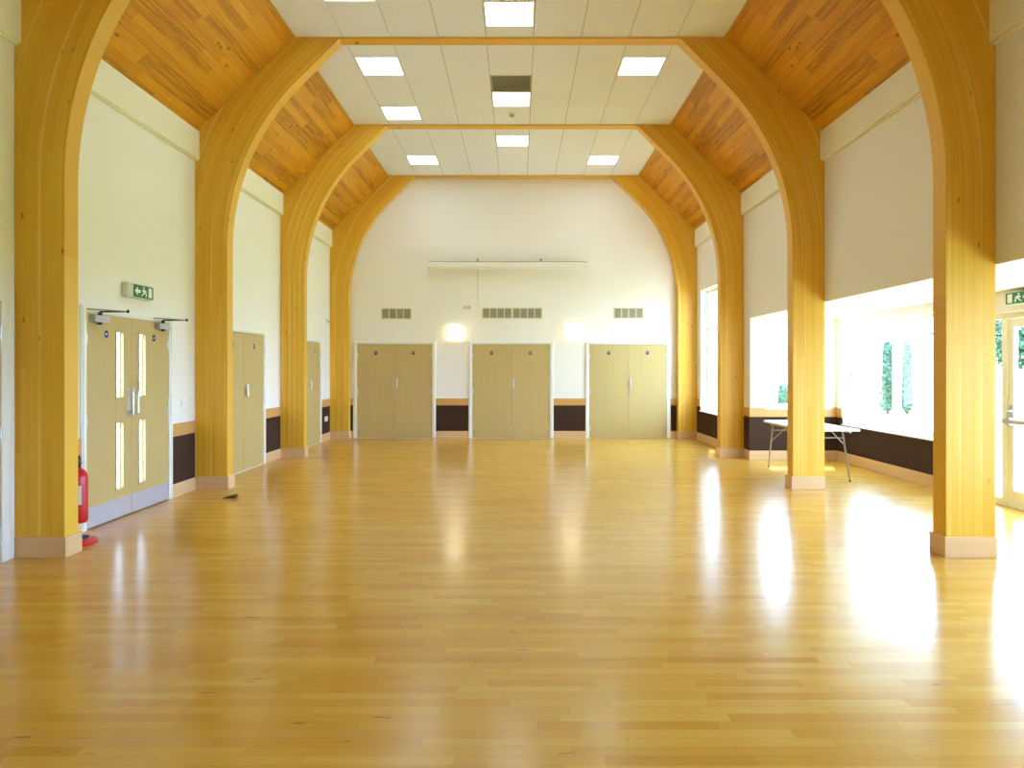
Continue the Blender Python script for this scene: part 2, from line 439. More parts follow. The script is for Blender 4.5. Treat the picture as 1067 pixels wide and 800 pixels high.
# ------------------------------------------------------------------ dado: rail, brown panel, skirting
def dado(segs, side, label):
    """segs: (axis, fixed face, direction into room, a, b, has_rail)"""
    global n
    rail, pan, bas = MB(), MB(), MB()
    cut = []
    for sg in segs:
        ax, f, d, a, b, hr, top = sg
        if ax == 'y' and abs(abs(f) - WX) < 1e-6:
            for ya in ARCH_Y:
                if a < ya and ya + ARCH_T < b: cut.append((ax, f, d, a, ya - 0.021, hr, top)); a = ya + ARCH_T + 0.021
            cut.append((ax, f, d, a, b, hr, top))
        else: cut.append(sg)
    for (ax, f, d, a, b, hr, top) in cut:
        if b - a < 0.01: continue
        def bx(m, t, z0, z1):
            lo, hi = sorted((f, f + d * t))
            if ax == 'y': m.box(lo, hi, a, b, z0, z1)
            else: m.box(a, b, lo, hi, z0, z1)
        if hr: bx(rail, 0.024, 0.72, 0.87)
        bx(pan, 0.010, 0.16, 0.72 if hr else top); bx(bas, 0.018, 0.0, 0.16)
    across = segs[0][0] == 'x'
    if rail.v: struct(rail, 'trim_%d' % n, M['rail_x' if across else 'rail'], 'wooden dado rail ' + label, 'dado rail', 0.003); n += 1
    struct(pan, 'trim_%d' % n, M['dado'], 'dark brown fabric dado panels ' + label, 'dado panel'); n += 1
    struct(bas, 'baseboard_' + side, M['base_x' if across else 'base'], 'pale wooden skirting board ' + label, 'skirting', 0.003)

D1, D2, D3, D0 = (6.66, 8.23), (9.66, 11.30), (12.90, 14.53), (3.93, 5.56)
FR = 0.085
L = -WX
dado([('y', L, 1, BACK, D0[0] - 0.14, 1, 0), ('y', L, 1, D0[1] + 0.14, D1[0] - FR, 1, 0), ('y', L, 1, D1[1] + FR, D2[0] - FR, 1, 0),
      ('y', L, 1, D2[1] + FR, D3[0] - FR, 1, 0), ('y', L, 1, D3[1] + FR, FAR, 1, 0)], 'left', 'on the wall of wooden doors')
FD = [(-3.41, -1.775), (-0.895, 0.79), (1.655, 3.34)]
dado([('x', FAR, -1, -WX, FD[0][0] - FR, 1, 0), ('x', FAR, -1, FD[0][1] + FR, FD[1][0] - FR, 1, 0),
      ('x', FAR, -1, FD[1][1] + FR, FD[2][0] - FR, 1, 0), ('x', FAR, -1, FD[2][1] + FR, WX, 1, 0)], 'far', 'on the far end wall')
dado([('y', WX, -1, BAYEND, WY0, 1, 0), ('y', WX, -1, WY0, WY1, 0, 0.62), ('y', WX, -1, WY1, FAR, 1, 0)], 'right', 'beside the tall far window')
dado([('x', BAYEND - 0.002, -1, WX - 0.02, BAYX, 1, 0)], 'bay_end', 'on the return wall of the bay')
dado([('y', BAYX, -1, 11.58, BAYEND - 0.03, 1, 0), ('y', BAYX, -1, 9.0, 11.58, 0, 0.60), ('y', BAYX, -1, 8.27, 9.0, 1, 0),
      ('y', BAYX, -1, 2.0, 5.2, 0, 0.60), ('y', BAYX, -1, 1.6, 2.0, 1, 0), ('y', BAYX, -1, -2.0, 1.6, 0, 0.60)], 'bay', 'under the windows of the bay')

# ------------------------------------------------------------------ glulam arches
def rib_mesh(sgn, y0, y1):
    xi, h0, R = 3.555, 3.05, 2.92
    inner = [(xi, 0.0, 0)] + [(xi, z, 0) for z in (0.5, 1.0, 1.5, 2.0, 2.5)]
    N = 20
    for k in range(N + 1):
        a = PI / 4 * k / N
        inner.append((xi - R * (1 - math.cos(a)), h0 + R * math.sin(a), a))
    x, z, _ = inner[-1]
    t = CH + 0.55 - z; inner.append((x - t, z + t, PI / 4))
    def outer(x, z, a):
        # along the normal until the wall line x = AX or the slope line
        best = (AX - x) / math.cos(a) if math.cos(a) > 1e-6 else 9
        # slope line: x + z = AX + EAVE  (45 degrees)
        s = ((AX + EAVE + 0.06) - x - z) / (math.cos(a) + math.sin(a)) if (math.cos(a) + math.sin(a)) > 0 else 9
        return min(best, s)
    vs, fs, uvs = [], [], []
    prof = []; u = 0; last = None
    for (x, z, a) in inner:
        if last: u += math.hypot(x - last[0], z - last[1])
        last = (x, z); d = outer(x, z, a)
        ox, oz = x + d * math.cos(a), z + d * math.sin(a)
        prof.append((x, z, ox, oz, u, d))
    # exact corner where wall line meets the slope: insert by splitting the pair that straddles it
    for (x, z, ox, oz, u, d) in prof:
        for yy in (y0, y1):
            vs.append((sgn * x, yy, z)); uvs.append((u, 0.021))
            vs.append((sgn * ox, yy, oz)); uvs.append((u, d + 0.021))
    n_ = len(prof)
    for i in range(n_ - 1):
        a = i * 4; b = a + 4      # a: in0, out0, in1, out1
        fs += [(a, a + 1, b + 1, b), (a + 2, b + 2, b + 3, a + 3), (a, b, b + 2, a + 2), (a + 1, a + 3, b + 3, b + 1)]
    fs += [(0, 2, 3, 1), (n_ * 4 - 4, n_ * 4 - 3, n_ * 4 - 1, n_ * 4 - 2)]
    return vs, fs, uvs
def uv_build(name, vs, fs, uvs, mat, parent):
    me = bpy.data.meshes.new(name); me.from_pydata(vs, [], fs); me.materials.append(mat)
    ul = me.uv_layers.new(name='UVMap')
    for lp in me.loops: ul.data[lp.index].uv = uvs[lp.vertex_index]
    import bmesh
    bm = bmesh.new(); bm.from_mesh(me)
    if name == 'rib':
        bmesh.ops.bisect_plane(bm, geom=bm.verts[:] + bm.edges[:] + bm.faces[:], plane_co=(0, 0, CH + 0.03), plane_no=(0, 0, 1), clear_outer=True)
        bmesh.ops.holes_fill(bm, edges=[e for e in bm.edges if e.is_boundary])
    bmesh.ops.recalc_face_normals(bm, faces=bm.faces); bm.to_mesh(me); bm.free()
    o = bpy.data.objects.new(name, me); COL.objects.link(o); o.parent = parent
    o.location = -parent.location
    bv = o.modifiers.new('edge', 'BEVEL'); bv.width = 0.005; bv.segments = 2; bv.limit_method = 'ANGLE'; bv.angle_limit = math.radians(50)
    return o
ARCH_LABEL = ['nearest timber arch whose legs frame the picture at both edges',
              'second timber arch from the camera, by the folding table',
              'third timber arch from the camera, where the window bay ends',
              'farthest timber arch standing against the end wall']
for y, lab in zip(ARCH_Y, ARCH_LABEL):
    r = thing('timber_arch', (0, y + ARCH_T / 2, 0), lab, 'arch', 'laminated timber arches along the hall')
    for sgn in (-1, 1):
        vs, fs, uvs = rib_mesh(sgn, y, y + ARCH_T)
        off = random.random() * 40 + sgn
        k_ = random.randrange(200) * 0.042; uvs = [(a + off, b + k_) for a, b in uvs]
        uv_build('rib', vs, fs, uvs, M['glu'], r)
        mb = MB()     # plinth boards round the three open sides of the foot
        t = 0.02
        x0, x1 = sorted((sgn * (3.555 - t), sgn * (AX + 0.0)))
        mb.box(x0, x1, y - t, y - 0.0005, 0, 0.165)
        mb.box(*sorted((sgn * (3.555 - t), sgn * 3.5545)), y - 0.0005, y + ARCH_T + 0.0005, 0, 0.165)
        mb.box(x0, x1, y + ARCH_T + 0.0005, y + ARCH_T + t, 0, 0.165)
        mb.build('plinth', M['base_x'], r, 0.003)
    # tie band crossing the ceiling
    vs = []; uvs = []
    for xx in (-2.2, 2.2):
        for (yy, zz, vv) in ((y, CH - 0.025, 0.002), (y + ARCH_T, CH - 0.025, 0.04), (y + ARCH_T, CH + 0.03, 0.02), (y, CH + 0.03, 0.03)):
            vs.append((xx, yy, zz)); uvs.append((xx, vv))
    uv_build('ridge_beam', vs, [(0, 1, 2, 3), (7, 6, 5, 4), (0, 4, 5, 1), (1, 5, 6, 2), (2, 6, 7, 3), (3, 7, 4, 0)], uvs, M['glu'], r)

# ------------------------------------------------------------------ doors
def local(axis, face, d):
    """map (s along wall, t out of wall into room, z) to world"""
    if axis == 'y': return lambda s, t, z: (face + d * t, s, z)
    return lambda s, t, z: (s, face + d * t, z)
def lbox(mb, P, s0, s1, t0, t1, z0, z1, mi=0):
    a = P(s0, t0, z0); b = P(s1, t1, z1)
    mb.box(min(a[0], b[0]), max(a[0], b[0]), min(a[1], b[1]), max(a[1], b[1]), z0, z1, mi); return mb
def ring(mb, P, s, z, t0, t1, r, n=20, mi=0):
    mb.tube(P(s, t0, z), P(s, t1, z), r, n=n, mi=mi); return mb

def double_door(num, axis, face, d, a, b, label, top=2.05, glazed=False, handle_leaf=1, mode='pull', frame_top=2.12, FR=FR):
    P = local(axis, face, d); m = (a + b) / 2
    r = thing('door_%d' % num, P(m, 0, 0), label, 'door', None, 'structure')
    fr = MB()
    for (s0, s1) in ((a - FR, a - 0.004), (b + 0.004, b + FR)):
        lbox(fr, P, s0, s1, 0.0, 0.022, 0, frame_top); 
        i0, i1 = (s0 + 0.02, s0 + 0.05) if s0 < a else (s1 - 0.05, s1 - 0.02)
        lbox(fr, P, i0, i1, 0.022, 0.03, 0, frame_top - 0.02)
    lbox(fr, P, a - 0.004, b + 0.004, 0.0, 0.022, top + 0.004, frame_top); lbox(fr, P, a - FR + 0.05, b + FR - 0.05, 0.022, 0.03, frame_top - 0.05, frame_top - 0.02)
    if glazed:      # lining of the opening
        lbox(fr, P, a - 0.075, a - 0.004, -0.2, 0, 0, top + 0.016); lbox(fr, P, b + 0.004, b + 0.075, -0.2, 0, 0, top + 0.016)
        lbox(fr, P, a - 0.004, b + 0.004, -0.2, 0, top + 0.004, top + 0.016)
    fr.build('door_frame', M['gloss'], r, 0.003)
    if glazed:
        th = MB(); lbox(th, P, a - 0.004, b + 0.004, -0.2, 0.0, 0.0, 0.012); th.build('gap_strip', M['wedge'], r)  # dark strip added to close off the light leaking under the leaves
    t0, t1 = (-0.035, 0.008) if glazed else (0.001, 0.012)
    for k, (s0, s1) in enumerate(((a, m - 0.002), (m + 0.002, b))):
        lf = MB(); z0 = 0.014
        inner = m - 0.0 if k == 0 else m
        if glazed:
            w0, w1 = (m - 0.295, m - 0.135) if k == 0 else (m + 0.135, m + 0.295)
            lbox(lf, P, s0, w0, t0, t1, z0, top); lbox(lf, P, w1, s1, t0, t1, z0, top)
            for (q0, q1) in ((z0, 0.285), (0.985, 1.21), (1.905, top)): lbox(lf, P, w0, w1, t0, t1, q0, q1)
        else: lbox(lf, P, s0, s1, t0, t1, z0, top)
        leaf = lf.build('leaf', M['door'], r, 0.002)
        if glazed:
            for (q0, q1) in ((0.285, 0.985), (1.21, 1.905)):
                pv = MB()
                for (x0, x1, y0, y1) in ((w0, w0 + 0.018, q0, q1), (w1 - 0.018, w1, q0, q1), (w0 + 0.018, w1 - 0.018, q0, q0 + 0.018), (w0 + 0.018, w1 - 0.018, q1 - 0.018, q1)):
                    lbox(pv, P, x0, x1, t0 + 0.002, t1 + 0.006, y0, y1)
                lbox(pv, P, w0 + 0.018, w1 - 0.018, -0.02, -0.012, q0 + 0.018, q1 - 0.018, 1)
                pv.build('vision_panel', [M['door'], M['slot_glass']], leaf)
            kp = MB(); lbox(kp, P, s0 + 0.01, s1 - 0.004, t1, t1 + 0.003, 0.012, 0.205); kp.build('kick_plate', M['kick'], leaf)
        # hinges on the outer edge
        e = s0 if k == 0 else s1
        for hz in (0.22, 1.02, 1.80):
            h = MB(); h.tube(P(e, t1 + 0.006, hz - 0.05), P(e, t1 + 0.006, hz + 0.05), 0.008, n=10)
            lbox(h, P, e - 0.028, e + 0.028, t1, t1 + 0.003, hz - 0.05, hz + 0.05); h.build('hinge', M['steel'], leaf)
        # round blue fire door sign
        dc = (s0 + s1) / 2 if not glazed else (s0 + 0.42 * (s1 - s0) if k == 0 else s0 + 0.58 * (s1 - s0))
        dsk = MB(); ring(dsk, P, dc, 1.86, t1, t1 + 0.003, 0.042)
        ring(dsk, P, dc, 1.86, t1 + 0.003, t1 + 0.0035, 0.0405, mi=1); lbox(dsk, P, dc - 0.022, dc + 0.022, t1 + 0.0035, t1 + 0.004, 1.856, 1.864)
        dsk.build('sign_disc', [M['signwhite'], M['blue']], leaf)
        if glazed:
            hs = m - 0.05 if k == 0 else m + 0.05
            h = MB()
            for z in (1.07, 1.27): h.tube(P(hs, t1, z), P(hs, t1 + 0.05, z), 0.009)
            h.tube(P(hs, t1 + 0.05, 1.055), P(hs, t1 + 0.05, 1.285), 0.0095)
            lbox(h, P, hs - 0.028, hs + 0.028, t1, t1 + 0.002, 1.02, 1.32)
            h.build('pull_handle', M['steel'], leaf, smooth=True)
            # overhead closer with projecting arm
            cs0, cs1 = (s0 + 0.06, s0 + 0.30) if k == 0 else (s1 - 0.30, s1 - 0.06)
            c = MB(); lbox(c, P, cs0, cs1, t1, t1 + 0.055, top - 0.085, top - 0.02)
            cm = (cs0 + cs1) / 2
            c.tube(P(cm, t1 + 0.03, top - 0.02), P(cm, t1 + 0.03, top + 0.012), 0.02, mi=1)
            c.tube(P(cm, t1 + 0.03, top - 0.107), P(cm, t1 + 0.03, top - 0.085), 0.02, mi=1)
            c.tube(P(cm, t1 + 0.03, top + 0.018), P(cm - 0.02, t1 + 0.31, top + 0.018), 0.008, mi=1)
            c.tube(P(cm - 0.02, t1 + 0.31, top + 0.018), P(cm - 0.20, 0.03, top + 0.03), 0.006, mi=2)
            c.tube(P(cm - 0.02, t1 + 0.31, top + 0.004), P(cm - 0.02, t1 + 0.31, top + 0.034), 0.012, mi=1)
            c.build('door_closer', [M['silver'], M['black'], M['tube']], leaf, 0.0)
        elif k == handle_leaf:
            hs = m + 0.055 if k == 1 else m - 0.055
            h = MB()
            for z in (1.13, 1.27): h.tube(P(hs, t1, z), P(hs, t1 + 0.045, z), 0.008)
            h.tube(P(hs, t1 + 0.045, 1.11), P(hs, t1 + 0.045, 1.29), 0.0085)
            lbox(h, P, hs - 0.02, hs + 0.02, t1, t1 + 0.002, 1.09, 1.31)
            h.build('pull_handle', M['steel'], leaf, smooth=True)
            kh = MB(); ring(kh, P, hs, 0.95, t1, t1 + 0.006, 0.024); ring(kh, P, hs, 0.95, t1 + 0.006, t1 + 0.012, 0.009, 10); kh.build('keyhole', M['steel'], leaf)
    if not glazed:  # astragal shadow strip between the leaves
        pass
    return r
double_door(1, 'y', -WX, 1, D1[0], D1[1], 'wooden double door with narrow glass slots and steel kick plates', glazed=True)
double_door(2, 'y', -WX, 1, D2[0], D2[1], 'plain wooden double door on the long wall behind the second arch leg')
double_door(3, 'y', -WX, 1, D3[0], D3[1], 'plain wooden double door on the long wall nearest the end wall')
double_door(4, 'y', -WX, 1, D0[0], D0[1], 'door whose white frame edge shows before the nearest arch leg', frame_top=2.10, FR=0.14)
double_door(5, 'x', FAR, -1, FD[0][0], FD[0][1], 'end wall double door beside the corner with the wooden doors')
double_door(6, 'x', FAR, -1, FD[1][0], FD[1][1], 'middle double door of the end wall under the screen case', handle_leaf=1)
double_door(7, 'x', FAR, -1, FD[2][0], FD[2][1], 'sunlit end wall double door beside the tall window')

# ------------------------------------------------------------------ windows
def window(num, axis, face, d, a, b, z0, z1, mull, trans, label, sill=0.08, fw=0.06, thick=0.06, rec=0.14):
    """frame recessed into the wall; panes between mullions (s) and transoms (z)"""
    P = local(axis, face, d)
    r = thing('window_%d' % num, P((a + b) / 2, -rec, z0), label, 'window', None, 'structure')
    fr = MB(); t0, t1 = -rec - thick, -rec
    lbox(fr, P, a, a + fw, t0, t1, z0, z1); lbox(fr, P, b - fw, b, t0, t1, z0, z1)
    lbox(fr, P, a + fw, b - fw, t0, t1, z0, z0 + fw); lbox(fr, P, a + fw, b - fw, t0, t1, z1 - fw, z1)
    for q in mull: lbox(fr, P, q - 0.025, q + 0.025, t0, t1, z0 + fw, z1 - fw)
    ss = [a + fw] + [v for q in mull for v in (q - 0.025, q + 0.025)] + [b - fw]
    zs = [z0 + fw] + [v for q in trans for v in (q - 0.02, q + 0.02)] + [z1 - fw]
    for q in trans:
        for i in range(0, len(ss), 2): lbox(fr, P, ss[i], ss[i + 1], t0 + 0.005, t1 - 0.005, q - 0.02, q + 0.02)
    fr.build('window_frame', M['frame_white'], r)
    for i in range(0, len(ss), 2):
        for j in range(0, len(zs), 2):
            lbox(MB(), P, 0, 1, 0, 1, 0, 1)
            g_ = MB(); lbox(g_, P, ss[i], ss[i + 1], -rec - 0.036, -rec - 0.030, zs[j], zs[j + 1]); g_.build('pane', M['glass'], r)
    if sill:
        s_ = MB(); lbox(s_, P, a - 0.0, b + 0.0, -rec, 0.035, z0 - 0.022, z0 - 0.0005); s_.build('window_sill', M['frame_white'], r, 0.004)
    return r
window(1, 'y', BAYX, -1, 9.0, 11.58, 0.62, 2.24, [10.3], [1.98], 'wide low window of the bay behind the folding table')
window(2, 'x', BAYEND, -1, 4.2, EX1, EZ0, EZ1, [], [], 'window in the return wall at the far end of the bay', sill=0.1, rec=0.08)
window(3, 'y', WX, -1, WY0, WY1, WZ0, WZ1, [14.3, 13.45], [2.34], 'tall window on the side wall beside the farthest arch')
window(4, 'y', BAYX, -1, 2.0, 5.2, 0.62, 2.22, [3.1, 4.15], [], 'wide bay window beside the camera, out of view')
window(5, 'y', BAYX, -1, -2.0, 1.6, 0.62, 2.22, [-0.8, 0.4], [], 'wide bay window behind the camera, out of view')

# glazed exit doors of the bay
P = local('y', BAYX, -1)
r = thing('door_8', P(6.89, -0.1, 0), 'glazed exit doors with white frames behind the nearest arch leg', 'door', None, 'structure')
fr = MB(); A0, A1, HD = 5.53, 8.25, 2.13
t0, t1 = -0.17, -0.09
for (s0, s1) in ((A0, A0 + 0.07), (A1 - 0.07, A1), (5.89, 5.97), (7.83, 7.91)): lbox(fr, P, s0, s1, t0, t1, 0, HD - 0.06)
lbox(fr, P, A0, A1, t0, t1, HD - 0.06, HD)
for (s0, s1) in ((A0 + 0.07, 5.89), (7.91, A1 - 0.07)): lbox(fr, P, s0, s1, t0, t1, 0, 0.08)
lbox(fr, P, 5.97, 7.83, t0, t1, 0, 0.012)
fr.build('door_frame', M['frame_cream'], r, 0.003)
for (s0, s1) in ((A0 + 0.07, 5.89), (7.91, A1 - 0.07)):
    g_ = MB(); lbox(g_, P, s0, s1, -0.133, -0.127, 0.08, HD - 0.06); g_.build('side_pane', M['glass'], r)
for k, (s0, s1) in enumerate(((5.973, 6.898), (6.902, 7.827))):
    lf = MB(); q0, q1 = -0.155, -0.105; ST = 0.085
    lbox(lf, P, s0, s0 + ST, q0, q1, 0.015, HD - 0.065); lbox(lf, P, s1 - ST, s1, q0, q1, 0.015, HD - 0.065)
    lbox(lf, P, s0 + ST, s1 - ST, q0, q1, 0.015, 0.19); lbox(lf, P, s0 + ST, s1 - ST, q0, q1, HD - 0.16, HD - 0.065)
    leaf = lf.build('leaf', M['frame_cream'], r, 0.003)
    g_ = MB(); lbox(g_, P, s0 + ST, s1 - ST, -0.133, -0.127, 0.19, HD - 0.16); g_.build('pane', M['glass'], leaf)
    h = MB(); lbox(h, P, s0 + 0.04, s1 + 0.02, -0.075, -0.045, 0.92, 0.965)
    for s in (s0 + 0.08, s1 - 0.06): lbox(h, P, s - 0.035, s + 0.035, -0.105, -0.05, 0.90, 0.985)
    h.build('push_bar', M['silver'], leaf, 0.004)
    if k == 1:
        h = MB(); h.tube(P(s1 - 0.04, -0.105, 1.05), P(s1 - 0.04, -0.06, 1.05), 0.011); h.tube(P(s1 - 0.04, -0.06, 1.05), P(s1 - 0.12, -0.055, 1.06), 0.009)
        lbox(h, P, s1 - 0.06, s1 - 0.02, -0.105, -0.10, 0.99, 1.12); h.build('lever_handle', M['steel'], leaf, smooth=True)

# ------------------------------------------------------------------ ceiling fittings
def light_panel(x, y, on):
    z = CH - 0.004
    r = thing('ceiling_light' if on else 'ceiling_panel', (x, y, CH), '', 'ceiling light' if on else 'ceiling panel',
              'square ceiling lights' if on else 'unlit square ceiling panels')
    f = MB(); o, i = 0.296, 0.276
    for (x0, x1, y0, y1) in ((-o, -i, -o, o), (i, o, -o, o), (-i, i, -o, -i), (-i, i, i, o)):
        f.box(x + x0, x + x1, y + y0, y + y1, z, CH + 0.03)
    f.build('light_frame' if on else 'panel_frame', M['gloss'] if on else M['tile'], r)
    dfz = MB().box(x - i, x + i, y - i, y + i, z + 0.003, z + 0.012)
    dfz.box(x - o, x + o, y - o, y + o, CH + 0.03, CH + 0.07, 1)
    dfz.build('diffuser' if on else 'blank_panel', [M['lamp'] if on else M['tile'], M['gloss']], r)
    return r
LLAB = {(-1.8, 7.76): 'lit square ceiling panel cut by the top edge, over the glass-slotted door',
        (0, 8.36): 'lit square ceiling panel nearest the camera on the centre line',
        (1.8, 7.76): 'unlit square panel at the top edge, before the second arch',
        (-1.8, 9.8): 'lit square ceiling panel just past the second arch, door side',
        (1.8, 9.8): 'lit square ceiling panel just past the second arch, window side',
        (0, 11.0): 'lit square ceiling panel directly behind the grey ceiling grille',
        (-1.8, 11.6): 'lit square ceiling panel just before the third arch, door side',
        (1.8, 11.6): 'unlit square panel just before the third arch, window side',
        (0, 13.0): 'lit square ceiling panel on the centre line beyond the third arch',
        (-1.8, 14.2): 'lit square ceiling panel nearest the end wall, door side',
        (1.8, 14.2): 'lit square ceiling panel nearest the end wall, window side'}
for (x, y, on) in LIGHTS:
    r = light_panel(x, y, on); r['label'] = LLAB[(x, y)]
x, y = GRILLE
r = thing('ceiling_grille', (x, y, CH), 'grey square air grille in the ceiling before the middle light', 'air grille')
f = MB(); o = 0.296; i = 0.27
for (x0, x1, y0, y1) in ((-o, -i, -o, o), (i, o, -o, o), (-i, i, -o, -i), (-i, i, i, o)): f.box(x + x0, x + x1, y + y0, y + y1, CH - 0.005, CH + 0.03)
f.build('grille_frame', M['grey'], r)
s_ = MB()
for k in range(18):
    yy = y - i + (k + 0.5) * 2 * i / 18
    s_.prism([(yy - 0.0145, CH - 0.003), (yy - 0.0145, CH - 0.001), (yy + 0.0125, CH + 0.006), (yy + 0.0125, CH + 0.004)], 'x', x - i, x + i)
s_.box(x - o, x + o, y - o, y + o, CH + 0.03, CH + 0.05)
s_.build('louvre', M['grey'], r)
r = thing('smoke_detector', (0.0, 11.62, CH), 'small round smoke detector on the ceiling behind the middle light', 'smoke detector')
MB().lathe((0, 11.62, CH - 0.018), [(0.052, 0), (0.056, 0.006), (0.056, 0.0178)], 24).build('detector_base', M['cream'], r, smooth=True)
MB().lathe((0, 11.62, CH - 0.052), [(0.02, 0), (0.036, 0.004), (0.042, 0.014), (0.042, 0.0335)], 24).build('detector_head', M['grey'], r, smooth=True)

# ------------------------------------------------------------------ end wall fittings
def vent(x0, x1, z0, z1, cells, label):
    r = thing('wall_vent', ((x0 + x1) / 2, FAR, z0), label, 'air vent', 'grey wall vents above the end doors')
    w = (x1 - x0) / cells; f = MB()
    f.box(x0 - 0.02, x1 + 0.02, FAR - 0.012, FAR, z1, z1 + 0.02); f.box(x0 - 0.02, x1 + 0.02, FAR - 0.012, FAR, z0 - 0.02, z0)
    for k in range(cells + 1):
        xx = x0 + k * w; f.box(xx - 0.012, xx + 0.012, FAR - 0.012, FAR, z0, z1)
    f.build('vent_frame', M['cream'], r)
    for k in range(cells):
        g_ = MB(); a, b = x0 + k * w + 0.012, x0 + (k + 1) * w - 0.012
        g_.box(a, b, FAR - 0.003, FAR, z0, z1, 1)
        for j in range(9):
            zz = z0 + (j + 0.5) * (z1 - z0) / 9; g_.box(a, b, FAR - 0.010, FAR - 0.003, zz - 0.005, zz + 0.005)
        for j in range(4):
            xx = a + (j + 0.5) * (b - a) / 4; g_.box(xx - 0.003, xx + 0.003, FAR - 0.011, FAR - 0.0101, z0, z1)
        g_.build('grille', [M['grey'], M['grille']], r)
vent(-2.87, -2.24, 2.62, 2.82, 4, 'grey four-cell wall vent over the end door beside the wooden-door corner')
vent(-0.675, -0.04, 2.63, 2.83, 4, 'centre wall vent, the half nearer the pull cord')
vent(-0.02 + 0.01, 0.62, 2.63, 2.83, 4, 'centre wall vent, the half nearer the sunlit door')
vent(2.20, 2.83, 2.63, 2.83, 4, 'grey four-cell wall vent over the sunlit end door')

def wall_lamp(x, z, label):
    r = thing('wall_light', (x, FAR, z), label, 'wall lamp', 'square wall lamps between the end doors')
    b = MB().box(x - 0.165, x + 0.165, FAR - 0.02, FAR, z - 0.13, z + 0.13); b.build('back_plate', M['plate'], r, 0.004)
    s_ = MB(); pts = []
    for k in range(13):
        a = -PI / 2 + PI * k / 12; pts.append((x + 0.145 * math.sin(a), FAR - 0.025 - 0.095 * math.cos(a)))
    s_.prism(pts, 'z', z - 0.15, z + 0.15); s_.build('glass_shade', M['walllamp'], r, smooth=True)
    for zz in (z - 0.158, z + 0.151):
        p2 = [(x + (q[0] - x) * 1.03, FAR - 0.025 + (q[1] - FAR + 0.025) * 1.04) for q in pts]
        MB().prism(p2, 'z', zz, zz + 0.007).build('shade_rim', M['plate'], r)
    return r
wall_lamp(-1.285, 2.31, 'glowing square wall lamp between the first and middle end doors')
wall_lamp(1.265, 2.33, 'glowing square wall lamp between the middle and sunlit end doors')

r = thing('projector_screen', (-0.12, FAR, 3.72), 'long cream roll-up screen case high on the end wall', 'projector screen')
b = MB(); zc = 3.76
pr = [(FAR - 0.10, zc - 0.06), (FAR - 0.20, zc - 0.06), (FAR - 0.225, zc - 0.03), (FAR - 0.225, zc + 0.035), (FAR - 0.19, zc + 0.06), (FAR - 0.10, zc + 0.06)]
b.prism(pr, 'x', -1.83, 1.58); b.build('screen_case', M['plate'], r, 0.008)
for xx in (-1.85, 1.58): MB().prism([(p_[0], p_[1]) for p_ in pr], 'x', xx, xx + 0.02).build('end_cap', M['plate'], r)
for xx in (-0.78, 0.60):
    h = MB(); h.box(xx - 0.02, xx + 0.02, FAR - 0.16, FAR, zc + 0.062, zc + 0.075); h.box(xx - 0.025, xx + 0.025, FAR - 0.01, FAR, zc - 0.05, zc + 0.16)
    h.tube((xx, FAR - 0.15, zc + 0.07), (xx - 0.0, FAR - 0.008, zc + 0.15), 0.008); h.build('wall_bracket', M['grey'], r)
sl = MB().box(-1.75, 1.5, FAR - 0.19, FAR - 0.17, zc - 0.085, zc - 0.0605); sl.build('screen_batten', M['plate'], r)
cd = MB().box(-0.785, -0.765, FAR - 0.012, FAR, 2.88, 3.69); cd.build('cable_cover', M['signbody'], r)
MB().box(-1.83, 1.58, FAR - 0.196, FAR - 0.10, zc + 0.0605, zc + 0.072).build('case_trim', M['grey'], r)
r = thing('switch_plate', (-1.0, FAR, 2.86), 'pale double switch plate on the end wall beside the screen cable', 'switch', 'wall switches and sockets')
MB().box(-1.09, -0.92, FAR - 0.01, FAR, 2.815, 2.90).build('face_plate', M['cream'], r, 0.003)
for xx in (-1.045, -0.965): MB().box(xx - 0.014, xx + 0.014, FAR - 0.016, FAR - 0.0101, 2.84, 2.875).build('rocker', M['grey'], r)

